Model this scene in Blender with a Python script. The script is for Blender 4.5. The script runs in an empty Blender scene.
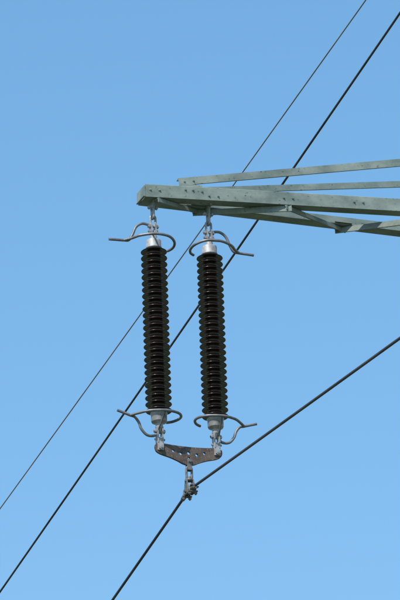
import bpy, math, random
from mathutils import Vector, Matrix
random.seed(4)
scn = bpy.context.scene

# ------------------------------------------------------------------ materials
def new_mat(name):
    m = bpy.data.materials.new(name); m.use_nodes = True
    nt = m.node_tree
    return m, nt, nt.nodes['Principled BSDF']

def weathered(name, c1, c2, scale, rough=(0.45, 0.7), metal=0.0, bump=0.15, spots=None, stretch=(1, 1, 1)):
    m, nt, b = new_mat(name)
    N, L = nt.nodes, nt.links
    tc = N.new('ShaderNodeTexCoord')
    mp = N.new('ShaderNodeMapping'); mp.inputs['Scale'].default_value = stretch
    L.new(tc.outputs['Object'], mp.inputs['Vector'])
    n = N.new('ShaderNodeTexNoise'); n.inputs['Scale'].default_value = scale
    n.inputs['Detail'].default_value = 8; n.inputs['Roughness'].default_value = 0.65
    L.new(mp.outputs['Vector'], n.inputs['Vector'])
    cr = N.new('ShaderNodeValToRGB')
    cr.color_ramp.elements[0].position = 0.35; cr.color_ramp.elements[0].color = (*c1, 1)
    cr.color_ramp.elements[1].position = 0.68; cr.color_ramp.elements[1].color = (*c2, 1)
    L.new(n.outputs['Fac'], cr.inputs['Fac'])
    col = cr.outputs['Color']
    n2 = N.new('ShaderNodeTexNoise'); n2.inputs['Scale'].default_value = scale * 9
    n2.inputs['Detail'].default_value = 5
    L.new(mp.outputs['Vector'], n2.inputs['Vector'])
    if spots:
        c2r = N.new('ShaderNodeValToRGB')
        c2r.color_ramp.elements[0].position = spots[1]; c2r.color_ramp.elements[0].color = (0, 0, 0, 1)
        c2r.color_ramp.elements[1].position = spots[1] + 0.08; c2r.color_ramp.elements[1].color = (1, 1, 1, 1)
        L.new(n2.outputs['Fac'], c2r.inputs['Fac'])
        mx = N.new('ShaderNodeMixRGB'); mx.inputs['Color2'].default_value = (*spots[0], 1)
        L.new(c2r.outputs['Color'], mx.inputs['Fac']); L.new(col, mx.inputs['Color1'])
        col = mx.outputs['Color']
    L.new(col, b.inputs['Base Color'])
    mr = N.new('ShaderNodeMapRange'); mr.inputs['To Min'].default_value = rough[0]; mr.inputs['To Max'].default_value = rough[1]
    L.new(n.outputs['Fac'], mr.inputs['Value']); L.new(mr.outputs['Result'], b.inputs['Roughness'])
    b.inputs['Metallic'].default_value = metal
    bp = N.new('ShaderNodeBump'); bp.inputs['Strength'].default_value = bump; bp.inputs['Distance'].default_value = 0.002
    L.new(n2.outputs['Fac'], bp.inputs['Height']); L.new(bp.outputs['Normal'], b.inputs['Normal'])
    return m

M_PAINT = weathered('green_steel_paint', (0.135, 0.178, 0.155), (0.29, 0.34, 0.305), 6, spots=((0.09, 0.10, 0.08), 0.62), stretch=(0.8, 1, 1.2))
M_GALV = weathered('galvanised_steel', (0.22, 0.225, 0.23), (0.46, 0.465, 0.47), 24, rough=(0.48, 0.7), metal=0.3, spots=((0.13, 0.12, 0.11), 0.62))
M_HORN = weathered('weathered_galvanised_rod', (0.12, 0.125, 0.13), (0.27, 0.28, 0.29), 18, rough=(0.38, 0.6), metal=0.4)
M_DARK = weathered('oxidised_fitting', (0.09, 0.09, 0.088), (0.24, 0.235, 0.225), 25, metal=0.3)
M_RUST = weathered('rusty_plate', (0.06, 0.043, 0.034), (0.145, 0.11, 0.088), 16, rough=(0.55, 0.85), metal=0.1, spots=((0.25, 0.22, 0.195), 0.60))
M_PORC = weathered('brown_glazed_porcelain', (0.018, 0.010, 0.009), (0.040, 0.021, 0.016), 9, rough=(0.17, 0.34), bump=0.05)
M_WIRE = weathered('weathered_aluminium_strand', (0.035, 0.036, 0.038), (0.085, 0.087, 0.09), 6, rough=(0.5, 0.7), metal=0.3, stretch=(1, .3, 1))
M_EW = weathered('galvanised_earth_strand', (0.17, 0.18, 0.19), (0.28, 0.29, 0.30), 6, rough=(0.5, 0.7), metal=0.3, stretch=(1, .3, 1))
M_CONC = weathered('concrete', (0.28, 0.27, 0.25), (0.4, 0.39, 0.36), 5)
M_GRASS = weathered('meadow_grass', (0.045, 0.06, 0.025), (0.095, 0.10, 0.05), 0.35, rough=(0.85, 0.95), bump=0.6)

# ------------------------------------------------------------------ mesh builder
class MB:
    def __init__(s): s.v = []; s.f = []; s.m = []; s.sm = []
    def add(s, vs, fs, mi=0, smooth=False):
        o = len(s.v); s.v += [tuple(v) for v in vs]
        for f in fs:
            s.f.append([i + o for i in f]); s.m.append(mi); s.sm.append(smooth)
    def obj(s, name, mats, loc=(0, 0, 0), parent=None, bevel=0):
        me = bpy.data.meshes.new(name); me.from_pydata(s.v, [], s.f); me.update()
        for m in mats: me.materials.append(m)
        me.polygons.foreach_set('material_index', s.m)
        me.polygons.foreach_set('use_smooth', s.sm)
        me.update()
        return mk(name, me, loc, parent, bevel)
    def beam(s, A, B, a, b, la, lb, t, mi=0):
        """L-section from A to B, heel on the line, legs along a and b"""
        A, B, a, b = map(Vector, (A, B, a, b))
        d = (B - A).normalized()
        a = (a - d * a.dot(d)).normalized(); b = (b - d * b.dot(d) - a * b.dot(a)).normalized()
        r = t * .45
        pr = [(0, 0), (la - r, 0), (la, r), (la, t), (t + r, t), (t, t + r), (t, lb), (r, lb), (0, lb - r)]
        n = len(pr)
        vs = [P + a * x + b * y for P in (A, B) for x, y in pr]
        fs = [[i, (i + 1) % n, n + (i + 1) % n, n + i] for i in range(n)] + [list(range(n))[::-1], [n + i for i in range(n)]]
        s.add(vs, fs, mi)
    def box(s, c, ax, ay, az, mi=0):
        c, ax, ay, az = map(Vector, (c, ax, ay, az))
        vs = [c + ax * i + ay * j + az * k for i in (-1, 1) for j in (-1, 1) for k in (-1, 1)]
        s.add(vs, [[0, 1, 3, 2], [4, 6, 7, 5], [0, 4, 5, 1], [2, 3, 7, 6], [0, 2, 6, 4], [1, 5, 7, 3]], mi)
    def tube(s, pts, rad, n=12, mi=0, closed=False, smooth=True):
        pts = [Vector(p) for p in pts]; k = len(pts)
        rads = rad if isinstance(rad, (list, tuple)) else [rad] * k
        up = None; vs = []
        for i, p in enumerate(pts):
            if closed: d = pts[(i + 1) % k] - pts[i - 1]
            else: d = pts[min(i + 1, k - 1)] - pts[max(i - 1, 0)]
            d.normalize()
            if up is None:
                up = Vector((0, 0, 1)) if abs(d.z) < .9 else Vector((0, 1, 0))
            up = (up - d * up.dot(d)).normalized(); w = d.cross(up)
            for j in range(n):
                t = 2 * math.pi * j / n
                vs.append(p + (up * math.cos(t) + w * math.sin(t)) * rads[i])
        fs = []
        for i in range(k if closed else k - 1):
            i2 = (i + 1) % k
            for j in range(n):
                j2 = (j + 1) % n
                fs.append([i * n + j, i * n + j2, i2 * n + j2, i2 * n + j])
        s.add(vs, fs, mi, smooth)
        if not closed:
            s.add(vs[:n], [list(range(n))[::-1]], mi); s.add(vs[-n:], [list(range(n))], mi)
    def lathe(s, c, prof, n=40, mi=0, smooth=True):
        c = Vector(c); vs = []
        for r, z in prof:
            for j in range(n):
                t = 2 * math.pi * j / n
                vs.append(c + Vector((r * math.cos(t), r * math.sin(t), z)))
        fs = []
        for i in range(len(prof) - 1):
            for j in range(n):
                j2 = (j + 1) % n
                fs.append([i * n + j, (i + 1) * n + j, (i + 1) * n + j2, i * n + j2])
        s.add(vs, fs, mi, smooth)
    def bolt(s, p, nrm, r=.011, h=.009, mi=0):
        p = Vector(p); nrm = Vector(nrm).normalized()
        s.tube([p, p + nrm * h], r, 6, mi, smooth=False)
        s.tube([p + nrm * h, p + nrm * (h + .005)], r * .5, 8, mi)
    def plate2d(s, outline, holes, th, M, mi=0, bev=.0015):
        """flat plate with round holes; outline in local xy, M maps to world"""
        cu = bpy.data.curves.new('tmp', 'CURVE'); cu.dimensions = '2D'; cu.fill_mode = 'BOTH'
        cu.extrude = th / 2 - bev; cu.bevel_depth = bev; cu.bevel_resolution = 1
        def spl(pts):
            sp = cu.splines.new('POLY'); sp.points.add(len(pts) - 1)
            for q, (x, y) in zip(sp.points, pts): q.co = (x, y, 0, 1)
            sp.use_cyclic_u = True
        spl(outline)
        for hx, hy, hr in holes:
            spl([(hx + hr * math.cos(-t * math.pi / 10), hy + hr * math.sin(-t * math.pi / 10)) for t in range(20)])
        ob = bpy.data.objects.new('tmp', cu); scn.collection.objects.link(ob)
        dg = bpy.context.evaluated_depsgraph_get(); dg.update()
        me = bpy.data.meshes.new_from_object(ob.evaluated_get(dg))
        s.add([M @ v.co for v in me.vertices], [list(p.vertices) for p in me.polygons], mi)
        bpy.data.objects.remove(ob); bpy.data.meshes.remove(me); bpy.data.curves.remove(cu)

def mk(name, data, loc=(0, 0, 0), parent=None, bevel=0):
    o = bpy.data.objects.new(name, data); o.location = loc
    scn.collection.objects.link(o)
    if parent: o.parent = parent
    return o

def spline(pts, res=8):
    pts = [Vector(p) for p in pts]; out = []
    for i in range(len(pts) - 1):
        p0 = pts[max(i - 1, 0)]; p1 = pts[i]; p2 = pts[i + 1]; p3 = pts[min(i + 2, len(pts) - 1)]
        for k in range(res):
            t = k / res
            out.append(.5 * ((2 * p1) + (p2 - p0) * t + (2 * p0 - 5 * p1 + 4 * p2 - p3) * t * t + (3 * p1 - p0 - 3 * p2 + p3) * t ** 3))
    out.append(pts[-1]); return out

X, Y, Z = Vector((1, 0, 0)), Vector((0, 1, 0)), Vector((0, 0, 1))
PX = 5.45          # pylon axis
LOW, UP = 13.715, 18.282   # arm heights
UPX = 2.31         # upper arm tip

# ------------------------------------------------------------------ pylon
pyl = MB()
def arm(tipx, s, z0, L):
    z0 = z0 + .022
    def w(x): return .08 + .073 * x
    def P(x, y, z): return Vector((tipx + s * x, y, z))
    def zb(x): return z0 + .028 * x
    def zt(x): return z0 + .15 + .181 * (x - .16)
    x0 = -.068
    for q in (-1, 1):
        inn = Vector((0, -q, 0))
        pyl.beam(P(x0, q * w(x0), zb(x0)), P(L, q * w(L), zb(L)), Z, inn, .088, .088, .008)
        if q < 0:
            pyl.beam(P(.15, q * (w(.15) - .012), zt(.15)), P(L, q * (w(L) - .012), zt(L)), -Z, inn, .052, .040, .006)
        else:   # leg turned outwards on the other face
            pyl.beam(P(.15, q * (w(.15) - .018), zt(.15) - .006), P(L, q * (w(L) - .018), zt(L) - .006), -Z, -inn, .044, .040, .006)
        # gusset where the tie meets the chord (inside the chord face)
        pyl.box(P(.235, q * (w(.235) - .0115), zb(.2) + .062), X * .075, Y * .0028, Z * .045)
        # bolts on the outer face
        for bx, bz in ((-.04, .05), (.02, .05), (.19, .062), (.24, .062), (.30, .055), (.375 - .03, .03), (.375 + .03, .03), (.84, .045), (.90, .045), (1.31, .045), (1.37, .045), (1.87, .045), (1.93, .045)):
            pyl.bolt(P(bx, q * w(bx), zb(bx) + bz), (0, q, 0), .0078, .004, 1 if bx < .03 else 0)
        for bx in (.19, .25):
            pyl.bolt(P(bx, q * (w(bx) - .012), zt(bx) - .026), (0, q, 0), .0075, .004, 0)
    # tip cross angle and hanger cross angles
    pyl.beam(P(x0 - .003, -w(x0) + .003, zb(x0) + .004), P(x0 - .003, w(x0) - .003, zb(x0) + .004), Z, X * -s, .075, .012, .006)
    for hx in (0.0, .375):
        pyl.beam(P(hx - .03, -w(hx) + .010, zb(hx) + .0115), P(hx - .03, w(hx) - .010, zb(hx) + .0115), X * s, Z, .06, .06, .007)
        pyl.box(P(hx, 0, zb(hx) - .019), X * .006, Y * .028, Z * .032)
        pyl.bolt(P(hx, -w(hx) + .05, zb(hx)), -Z, .01, .008, 1)
        pyl.bolt(P(hx, w(hx) - .05, zb(hx)), -Z, .01, .008, 1)
    # plan bracing on the underside
    nodes = [(.03, -1), (.33, 1), (.87, -1), (1.34, 1), (1.90, -1), (2.5, 1), (3.2, -1), (4.0, 1), (4.8, -1)]
    nodes = [n for n in nodes if n[0] <= L]
    for k in range(len(nodes) - 1):
        (xa, qa), (xb, qb) = nodes[k], nodes[k + 1]
        A = P(xa, qa * (w(xa) - .03), zb(xa) - .003 - .0005 * k); B = P(xb, qb * (w(xb) - .03), zb(xb) - .003 - .0005 * k)
        d = (B - A).normalized(); A -= d * .03; B += d * .03
        side = d.cross(Z)
        if side.y < 0: side = -side
        pyl.beam(A - side * .022, B - side * .022, side, -Z, .048, .040 if k % 2 else .03, .006)
        for Q in (A + d * .03, B - d * .03):
            pyl.bolt(Q - Z * .006, -Z, .009, .007, 1)
    # small gusset under far chord
    for xx in (.33, 1.34):
        pyl.box(P(xx, w(xx) - .055, zb(xx) + .0125), X * .06, Y * .045, Z * .003)
    # side lattice further in
    zig = [1.95, 2.5, 3.1, 3.8, 4.55]
    for q in (-1, 1):
        for k in range(len(zig) - 1):
            xa, xb = zig[k], zig[k + 1]
            if xb > L: break
            za = zb(xa) + .05 if k % 2 == 0 else zt(xa) - .03
            zz = zt(xb) - .03 if k % 2 == 0 else zb(xb) + .05
            pyl.beam(P(xa, q * (w(xa) - .026), za), P(xb, q * (w(xb) - .026), zz), Z, (0, -q, 0), .04, .04, .005)
for z0, tx in ((LOW, 0.0), (UP, UPX)):
    L = PX - .45 - tx
    arm(tx, 1, z0, L); arm(2 * PX - tx, -1, z0, L)
def hw(z):
    return 1.7 + (0.45 - 1.7) * z / 13.8 if z < 13.8 else (.45 + (.28 - .45) * (z - 13.8) / 5.3 if z < 19.1 else max(.28 * (21.2 - z) / 2.1, .03))
lv = [0.25, 2.9, 5.2, 7.2, 9.0, 10.6, 12.0, 13.2, 13.9, 14.75, 15.6, 16.4, 17.2, 18.0, 18.4, 19.1, 19.9, 20.6, 21.13]
for k in range(len(lv) - 1):
    z1, z2 = lv[k], lv[k + 1]; a, b = hw(z1), hw(z2)
    for sx in (-1, 1):
        for sy in (-1, 1):
            pyl.beam((PX + sx * a, sy * a, z1), (PX + sx * b, sy * b, z2), (-sx, 0, 0), (0, -sy, 0), .11, .11, .01)
    for q in (-1, 1):
        for t in (-1, 1):
            pyl.beam((PX - t * a, q * (a - .013), z1), (PX + t * b, q * (b - .013 - .006 * (t > 0)), z2), Z, (0, -q, 0), .05, .02, .005)
            pyl.beam((PX + q * (a - .013), -t * a, z1), (PX + q * (b - .013 - .006 * (t > 0)), t * b, z2), Z, (-q, 0, 0), .05, .02, .005)
for z1 in (13.9, 14.75, 18.4, 19.1):
    a = hw(z1) - .03
    for q in (-1, 1):
        pyl.beam((PX - a, q * a, z1 + .02), (PX + a, q * a, z1 + .02), Z, (0, -q, 0), .06, .06, .006)
for sx in (-1, 1):
    for sy in (-1, 1):
        x, y = PX + sx * 1.7, sy * 1.7
        pyl.lathe((x, y, 0), [(.42, -.6), (.42, .22), (.40, .26), (0, .26)], 24, 2)
pylon = pyl.obj('electricity_pylon', [M_PAINT, M_GALV, M_CONC])
for yy in (300, -300):
    mk('electricity_pylon', pylon.data, (0, yy, 0))

# ------------------------------------------------------------------ insulator (origin = hang point on arm)
TOP, BOT = -.300, -1.412       # ribbed part, relative to arm underside 13.715
N = 26; pitch = (TOP - BOT) / N
rib = MB(); prof = [(0.0, TOP + .004), (.041, TOP + .002)]
for i in range(N):
    z = TOP - i * pitch
    R = .0835
    prof += [(.041, z - .006), (.045, z - .012), (.060, z - .0170), (.077, z - .0220), (.0825, z - .0242), (R, z - .0268), (.0815, z - .0288),
             (.076, z - .0283), (.060, z - .0262), (.046, z - .0265), (.041, z - .030), (.041, z - pitch + .003)]
prof += [(.041, BOT), (0, BOT - .002)]
rib.lathe((0, 0, 0), prof, 56)

def link(mb, c, ax_long, ax_wide, hl, hwid, r, mi=0):
    pts = []
    c = Vector(c)
    for k in range(28):
        t = 2 * math.pi * k / 28
        x = math.cos(t); y = math.sin(t)
        pts.append(c + Vector(ax_wide) * hwid * x + Vector(ax_long) * (hl - hwid) * (1 if y > 0 else -1) * (abs(y) > 1e-6) + Vector(ax_long) * hwid * y)
    mb.tube(pts, r, 10, mi, closed=True)

fit = MB()
# top shackle
link(fit, (0, 0, -.052), Z, Y, .045, .019, .0075)
fit.tube([(-.024, 0, -.022), (.024, 0, -.022)], .0075, 10); fit.bolt((.020, 0, -.022), X, .013, .01); fit.bolt((-.020, 0, -.022), -X, .013, .008)
# twisted strap link, bolt and horn carrier
link(fit, (0, 0, -.112), Z, X, .036, .017, .0075)
fit.box((-.014, 0, -.165), X * .004, Y * .020, Z * .034); fit.box((.014, 0, -.165), X * .004, Y * .020, Z * .034)
fit.tube([(-.036, 0, -.150), (.036, 0, -.150)], .008, 10); fit.bolt((.020, 0, -.150), X, .015, .012); fit.bolt((-.020, 0, -.150), -X, .015, .012)
fit.tube([(-.032, 0, -.185), (.032, 0, -.185)], .008, 10); fit.bolt((.019, 0, -.185), X, .014, .012); fit.bolt((-.019, 0, -.185), -X, .014, .012)
fit.lathe((0, 0, 0), [(0, -.178), (.010, -.178), (.013, -.200), (.020, -.212), (.024, -.222), (.022, -.232), (.026, -.240), (.044, -.244), (.048, -.250), (.048, -.292), (.052, -.296), (.052, -.304), (.0405, -.306)], 32)
# bottom cap and clevis
b0 = BOT
fit.lathe((0, 0, 0), [(.0405, b0 + .006), (.054, b0 + .004), (.055, b0 - .004), (.050, b0 - .008), (.050, b0 - .052), (.046, b0 - .060), (.026, b0 - .066), (.022, b0 - .078), (.026, b0 - .090), (.020, b0 - .100), (.012, b0 - .112), (.012, b0 - .13), (0, b0 - .13)], 32)
for q in (-1, 1):
    fit.box((q * .016, 0, b0 - .145), X * .004, Y * .021, Z * .050)
    fit.bolt((q * .021, 0, b0 - .118), X * q, .015, .012); 
fit.tube([(-.038, 0, b0 - .118), (.038, 0, b0 - .118)], .008, 10)
for q in (-1, 1):
    fit.box((0, q * .014, b0 - .205), X * .020, Y * .004, Z * .040)
    fit.bolt((0, q * .018, b0 - .228), Y * q, .015, .012)
fit.box((0, 0, b0 - .180), X * .011, Y * .010, Z * .022)
fit.tube([(-.034, 0, b0 - .172), (.034, 0, b0 - .172)], .007, 10)

def horns(s):
    h = MB(); r = .0088
    # top
    zt = -.266
    h.tube(spline([(s * .300, 0, zt - .004), (s * .255, 0, zt - .002), (s * .20, 0, zt), (s * .165, 0, zt + .006), (s * .140, 0, zt + .045), (s * .115, 0, zt + .100), (s * .075, 0, zt + .128), (s * .03, 0, zt + .124), (s * .012, 0, zt + .112)]), r, 12)
    ring = [(s * .20, 0, zt), (s * .16, -.035, zt + .004), (s * .115, -.085, zt + .010), (s * .03, -.125, zt + .014), (-s * .06, -.115, zt + .012), (-s * .115, -.065, zt + .0), (-s * .130, -.01, zt - .012), (-s * .115, .035, zt - .020), (-s * .085, .06, zt - .022)]
    h.tube(spline(ring), r, 12)
    h.tube([(s * .035, -.124, zt + .012), (s * .012, -.02, zt + .055)], .006, 8)
    # bottom
    zl = BOT - .026
    h.tube(spline([(s * .275, 0, zl + .022), (s * .24, 0, zl + .012), (s * .19, 0, zl - .003), (s * .160, 0, zl - .012), (s * .135, 0, zl - .045), (s * .120, 0, zl - .085), (s * .085, 0, zl - .122), (s * .04, 0, zl - .125), (s * .015, 0, zl - .105)]), r, 12)
    ring = [(s * .19, 0, zl - .003), (s * .15, -.045, zl + .0), (s * .09, -.10, zl + .002), (0, -.125, zl + .004), (-s * .085, -.10, zl + .006), (-s * .13, -.045, zl + .008), (-s * .135, .005, zl + .006), (-s * .11, .05, zl + .002), (-s * .075, .075, zl)]
    h.tube(spline(ring), r, 12)
    h.tube([(0, -.124, zl + .004), (s * .012, -.02, zl - .085)], .006, 8)
    return h
ME = {}
def mesh_of(mb, name, mats):
    o = mb.obj(name, mats); me = o.data; bpy.data.objects.remove(o); return me
ME['rib'] = mesh_of(rib, 'ribbed_porcelain_rod', [M_PORC]); ME['fit'] = mesh_of(fit, 'end_fittings', [M_GALV])
ME[-1] = mesh_of(horns(-1), 'arcing_horns', [M_HORN]); ME[1] = mesh_of(horns(1), 'arcing_horns', [M_HORN])

# ------------------------------------------------------------------ yoke plate
yk = MB()
D = .375
def rnd_outline(pts, res=6):
    o = spline([(x, y, 0) for x, y in pts + [pts[0]]], res)[:-1]
    return [(p.x, p.y) for p in o]
out = rnd_outline([(-.034, .0), (-.028, .022), (0, .030), (.03, .029), (.10, .024), (.1875, .022), (.275, .024), (.345, .029), (.375, .030), (.403, .022), (.409, 0), (.399, -.024), (.370, -.040),
                   (.31, -.056), (.26, -.074), (.225, -.090), (.1875, -.097), (.15, -.090), (.115, -.074), (.065, -.056), (.005, -.040), (-.024, -.024)])
M = Matrix(((1, 0, 0, 0), (0, 0, 1, 0), (0, 1, 0, 0), (0, 0, 0, 1)))
yk.plate2d(out, [(.085, -.012, .010), (.135, -.026, .011), (.1875, -.018, .012), (.24, -.026, .011), (.29, -.012, .010), (.1875, -.050, .008)], .018, M, 0)
yk.bolt((.1875, -.009, -.075), -Y, .014, .012, 1)
ME['yoke'] = mesh_of(yk, 'yoke_plate', [M_RUST, M_DARK])

# ------------------------------------------------------------------ suspension clamp (origin on conductor axis)
cl = MB()
for q in (-1, 1):
    cl.box((0, q * .015, .158), X * .015, Y * .004, Z * .034)
cl.tube([(0, -.03, .180), (0, .03, .180)], .008, 10, 0)
link(cl, (0, 0, .108), Z, X, .042, .018, .0078)
cl.tube([(0, 0, .082), (0, 0, .058)], .013, 12)
cl.lathe((0, 0, 0), [(0, .074), (.014, .074), (.020, .066), (.020, .058), (.013, .05), (0, .05)], 16)
tri = rnd_outline([(-.016, .062), (.0, .072), (.016, .062), (.030, .02), (.038, -.012), (.020, -.028), (-.020, -.028), (-.038, -.012), (-.030, .02)], 4)
for q in (-1, 1):
    My = Matrix(((0, 0, 1, q * .021), (1, 0, 0, 0), (0, 1, 0, 0), (0, 0, 0, 1)))
    cl.plate2d(tri, [(0, .04, .006)], .006, My, 0)
    cl.bolt((q * .024, 0, -.012), X * q, .013, .010)
cl.tube([(-.03, 0, .054), (.03, 0, .054)], .007, 10)
# boat
vs = []; K = 25
ys = [-.125 + .25 * i / (K - 1) for i in range(K)]
for y in ys:
    e = abs(y) / .125; dz = -.020 * e ** 2 + .0
    rr = .0185 - .004 * e ** 3
    for j in range(13):
        t = math.pi + math.pi * j / 12
        vs.append((rr * math.cos(t), y, dz - .001 + (rr + .004 * (1 - e)) * math.sin(t)))
    for j in range(13):
        t = 2 * math.pi - math.pi * j / 12
        vs.append(((rr - .0045) * math.cos(t), y, dz + .001 + (rr - .0045) * math.sin(t)))
fs = []
for i in range(K - 1):
    for j in range(26):
        j2 = (j + 1) % 26
        fs.append([i * 26 + j, i * 26 + j2, (i + 1) * 26 + j2, (i + 1) * 26 + j])
fs += [list(range(26)), [(K - 1) * 26 + j for j in range(26)]]
cl.add(vs, fs, 0, True)
for y in (-.052, .052):     # U-bolts with keeper on top
    pts = [(-.019, y, -.052), (-.019, y, 0)] + [(-.019 * math.cos(a), y, .019 * math.sin(a)) for a in [math.pi * k / 8 for k in range(1, 8)]] + [(.019, y, 0), (.019, y, -.052)]
    cl.tube(pts, .0055, 10)
    cl.box((0, y, -.030), X * .030, Y * .013, Z * .004)
    for q in (-1, 1):
        cl.tube([(q * .019, y, -.034), (q * .019, y, -.046)], .0105, 6, smooth=False)
cl.tube([(0, -.075, .012), (0, .075, .012)], .009, 10)
ME['clamp'] = mesh_of(cl, 'suspension_clamp', [M_DARK])

def hang(tipx, s, z0, zc):
    lo = tipx if s > 0 else tipx - D
    for k, sg in ((0, -1), (1, 1)):
        hx = lo + k * D
        e = bpy.data.objects.new('high_voltage_insulator', None); e.empty_display_size = .2
        e.location = (hx, 0, z0 + .002); scn.collection.objects.link(e)
        mk('ribbed_porcelain_rod', ME['rib'], parent=e); mk('end_fittings', ME['fit'], parent=e); mk('arcing_horns', ME[sg], parent=e)
    mk('yoke_plate', ME['yoke'], (lo, 0, z0 + BOT - .228 + .002))
    zc = z0 + BOT - .228 - .075 - .180 + .002
    mk('suspension_clamp', ME['clamp'], (lo + D / 2, 0, zc))
    return zc
ZC1 = hang(0, 1, LOW, 0); ZC2 = hang(UPX, 1, UP, 0)
hang(2 * PX, -1, LOW, 0); hang(2 * PX - UPX, -1, UP, 0)

# ------------------------------------------------------------------ conductors
def cable(name, x, z0, gf, gn, rad, strands=11, fine=(-14, 26), lay=.20, mat=None):
    mb = MB(); ys = []
    y = -300.0
    while y <= 300:
        ys.append(y)
        y += .022 if fine[0] < y < fine[1] else (1.0 if abs(y) < 60 else 4.0)
    n = strands * 3
    vs = []
    for y in ys:
        g = gf if y > 0 else gn; a = abs(y)
        # rounded over the clamp
        zz = z0 - g * a + g / 300 * a * a
        if a < .12: zz = z0 - g * (a * a / .24 + .06 * 1.0)
        ph = 2 * math.pi * y / lay
        for j in range(n):
            t = 2 * math.pi * j / n
            r = rad * (1 - .10 * (1 - abs(math.cos(strands * t / 2))) - (.06 if j % 3 == 0 else 0))
            vs.append((x + r * math.cos(t + ph), y, zz + r * math.sin(t + ph)))
    fs = [[i * n + j, i * n + (j + 1) % n, (i + 1) * n + (j + 1) % n, (i + 1) * n + j] for i in range(len(ys) - 1) for j in range(n)]
    mb.add(vs, fs, 0, True)
    return mb.obj(name, [mat or M_WIRE])
cable('power_cable', D / 2, ZC1, .168, .084, .0095, fine=(-8, 8))
cable('power_cable', UPX + D / 2, ZC2 - .006, .1487, .08, .0092, fine=(0, 14))
cable('earth_wire', PX, 21.14, .1216, .08, .0068, strands=7, fine=(7, 22), mat=M_EW)
cable('power_cable', 2 * PX - D / 2, ZC1, .15, .08, .0100, fine=(0, 0.1))
cable('power_cable', 2 * PX - UPX - D / 2, ZC2, .15, .08, .0100, fine=(0, .1))

# ------------------------------------------------------------------ ground
g = MB(); n = 60; S = 6000
co = []
for i in range(n + 1):
    for j in range(n + 1):
        u = (i / n * 2 - 1); v = (j / n * 2 - 1)
        xx = S * u * abs(u); yy = S * v * abs(v); r = math.hypot(xx, yy)
        h = min(max(r - 400, 0) / 1500, 1) * 18 * math.sin(xx * .0021 + 1) * math.cos(yy * .0017)
        co.append((xx, yy, min(h, 30) if r > 400 else 0))
g.add(co, [[i * (n + 1) + j, (i + 1) * (n + 1) + j, (i + 1) * (n + 1) + j + 1, i * (n + 1) + j + 1] for i in range(n) for j in range(n)], 0, True)
g.obj('ground', [M_GRASS])

# ------------------------------------------------------------------ sky and sun
SUN_EL = math.radians(50); SUN_AZ = math.radians(230)   # from +Y towards +X
w = bpy.data.worlds.new('World'); scn.world = w; w.use_nodes = True
nt = w.node_tree; bg = nt.nodes['Background']
sky = nt.nodes.new('ShaderNodeTexSky'); sky.sky_type = 'NISHITA'; sky.sun_disc = False
sky.sun_elevation = SUN_EL; sky.sun_rotation = SUN_AZ
sky.air_density = 1.0; sky.dust_density = 0.3; sky.ozone_density = 1.6
gm = nt.nodes.new('ShaderNodeGamma'); gm.inputs['Gamma'].default_value = .65
hs = nt.nodes.new('ShaderNodeHueSaturation')
hs.inputs['Hue'].default_value = .495; hs.inputs['Saturation'].default_value = 1.54; hs.inputs['Value'].default_value = 2.22
nt.links.new(sky.outputs[0], gm.inputs['Color']); nt.links.new(gm.outputs[0], hs.inputs['Color']); nt.links.new(hs.outputs[0], bg.inputs[0]); bg.inputs[1].default_value = .15
sl = bpy.data.lights.new('sun', 'SUN'); sl.energy = 4.8; sl.angle = math.radians(.53); sl.color = (1, .95, .87)
so = bpy.data.objects.new('sun', sl); scn.collection.objects.link(so)
sd = Vector((math.sin(SUN_AZ) * math.cos(SUN_EL), math.cos(SUN_AZ) * math.cos(SUN_EL), math.sin(SUN_EL)))
so.rotation_euler = sd.to_track_quat('Z', 'Y').to_euler(); so.location = (0, 0, 40)

# ------------------------------------------------------------------ camera
psi, el, roll, dist = math.radians(21), math.radians(22), math.radians(2), 30.0
F = Vector((math.sin(psi) * math.cos(el), math.cos(psi) * math.cos(el), math.sin(el)))
R = Vector((math.cos(psi), -math.sin(psi), 0)); U = R.cross(F)
R2 = R * math.cos(roll) - U * math.sin(roll); U2 = R * math.sin(roll) + U * math.cos(roll)
cam = bpy.data.cameras.new('camera'); co_ = bpy.data.objects.new('camera', cam); scn.collection.objects.link(co_)
pos = Vector((.3, 0, 13.1)) - F * dist
co_.matrix_world = Matrix(((R2.x, U2.x, -F.x, pos.x), (R2.y, U2.y, -F.y, pos.y), (R2.z, U2.z, -F.z, pos.z), (0, 0, 0, 1)))
cam.sensor_fit = 'HORIZONTAL'; cam.sensor_width = 36; cam.lens = 4762 / 400 * 36
cam.clip_start = .1; cam.clip_end = 20000
scn.camera = co_
scn.view_settings.view_transform = 'Standard'; scn.view_settings.look = 'None'; scn.view_settings.exposure = 0
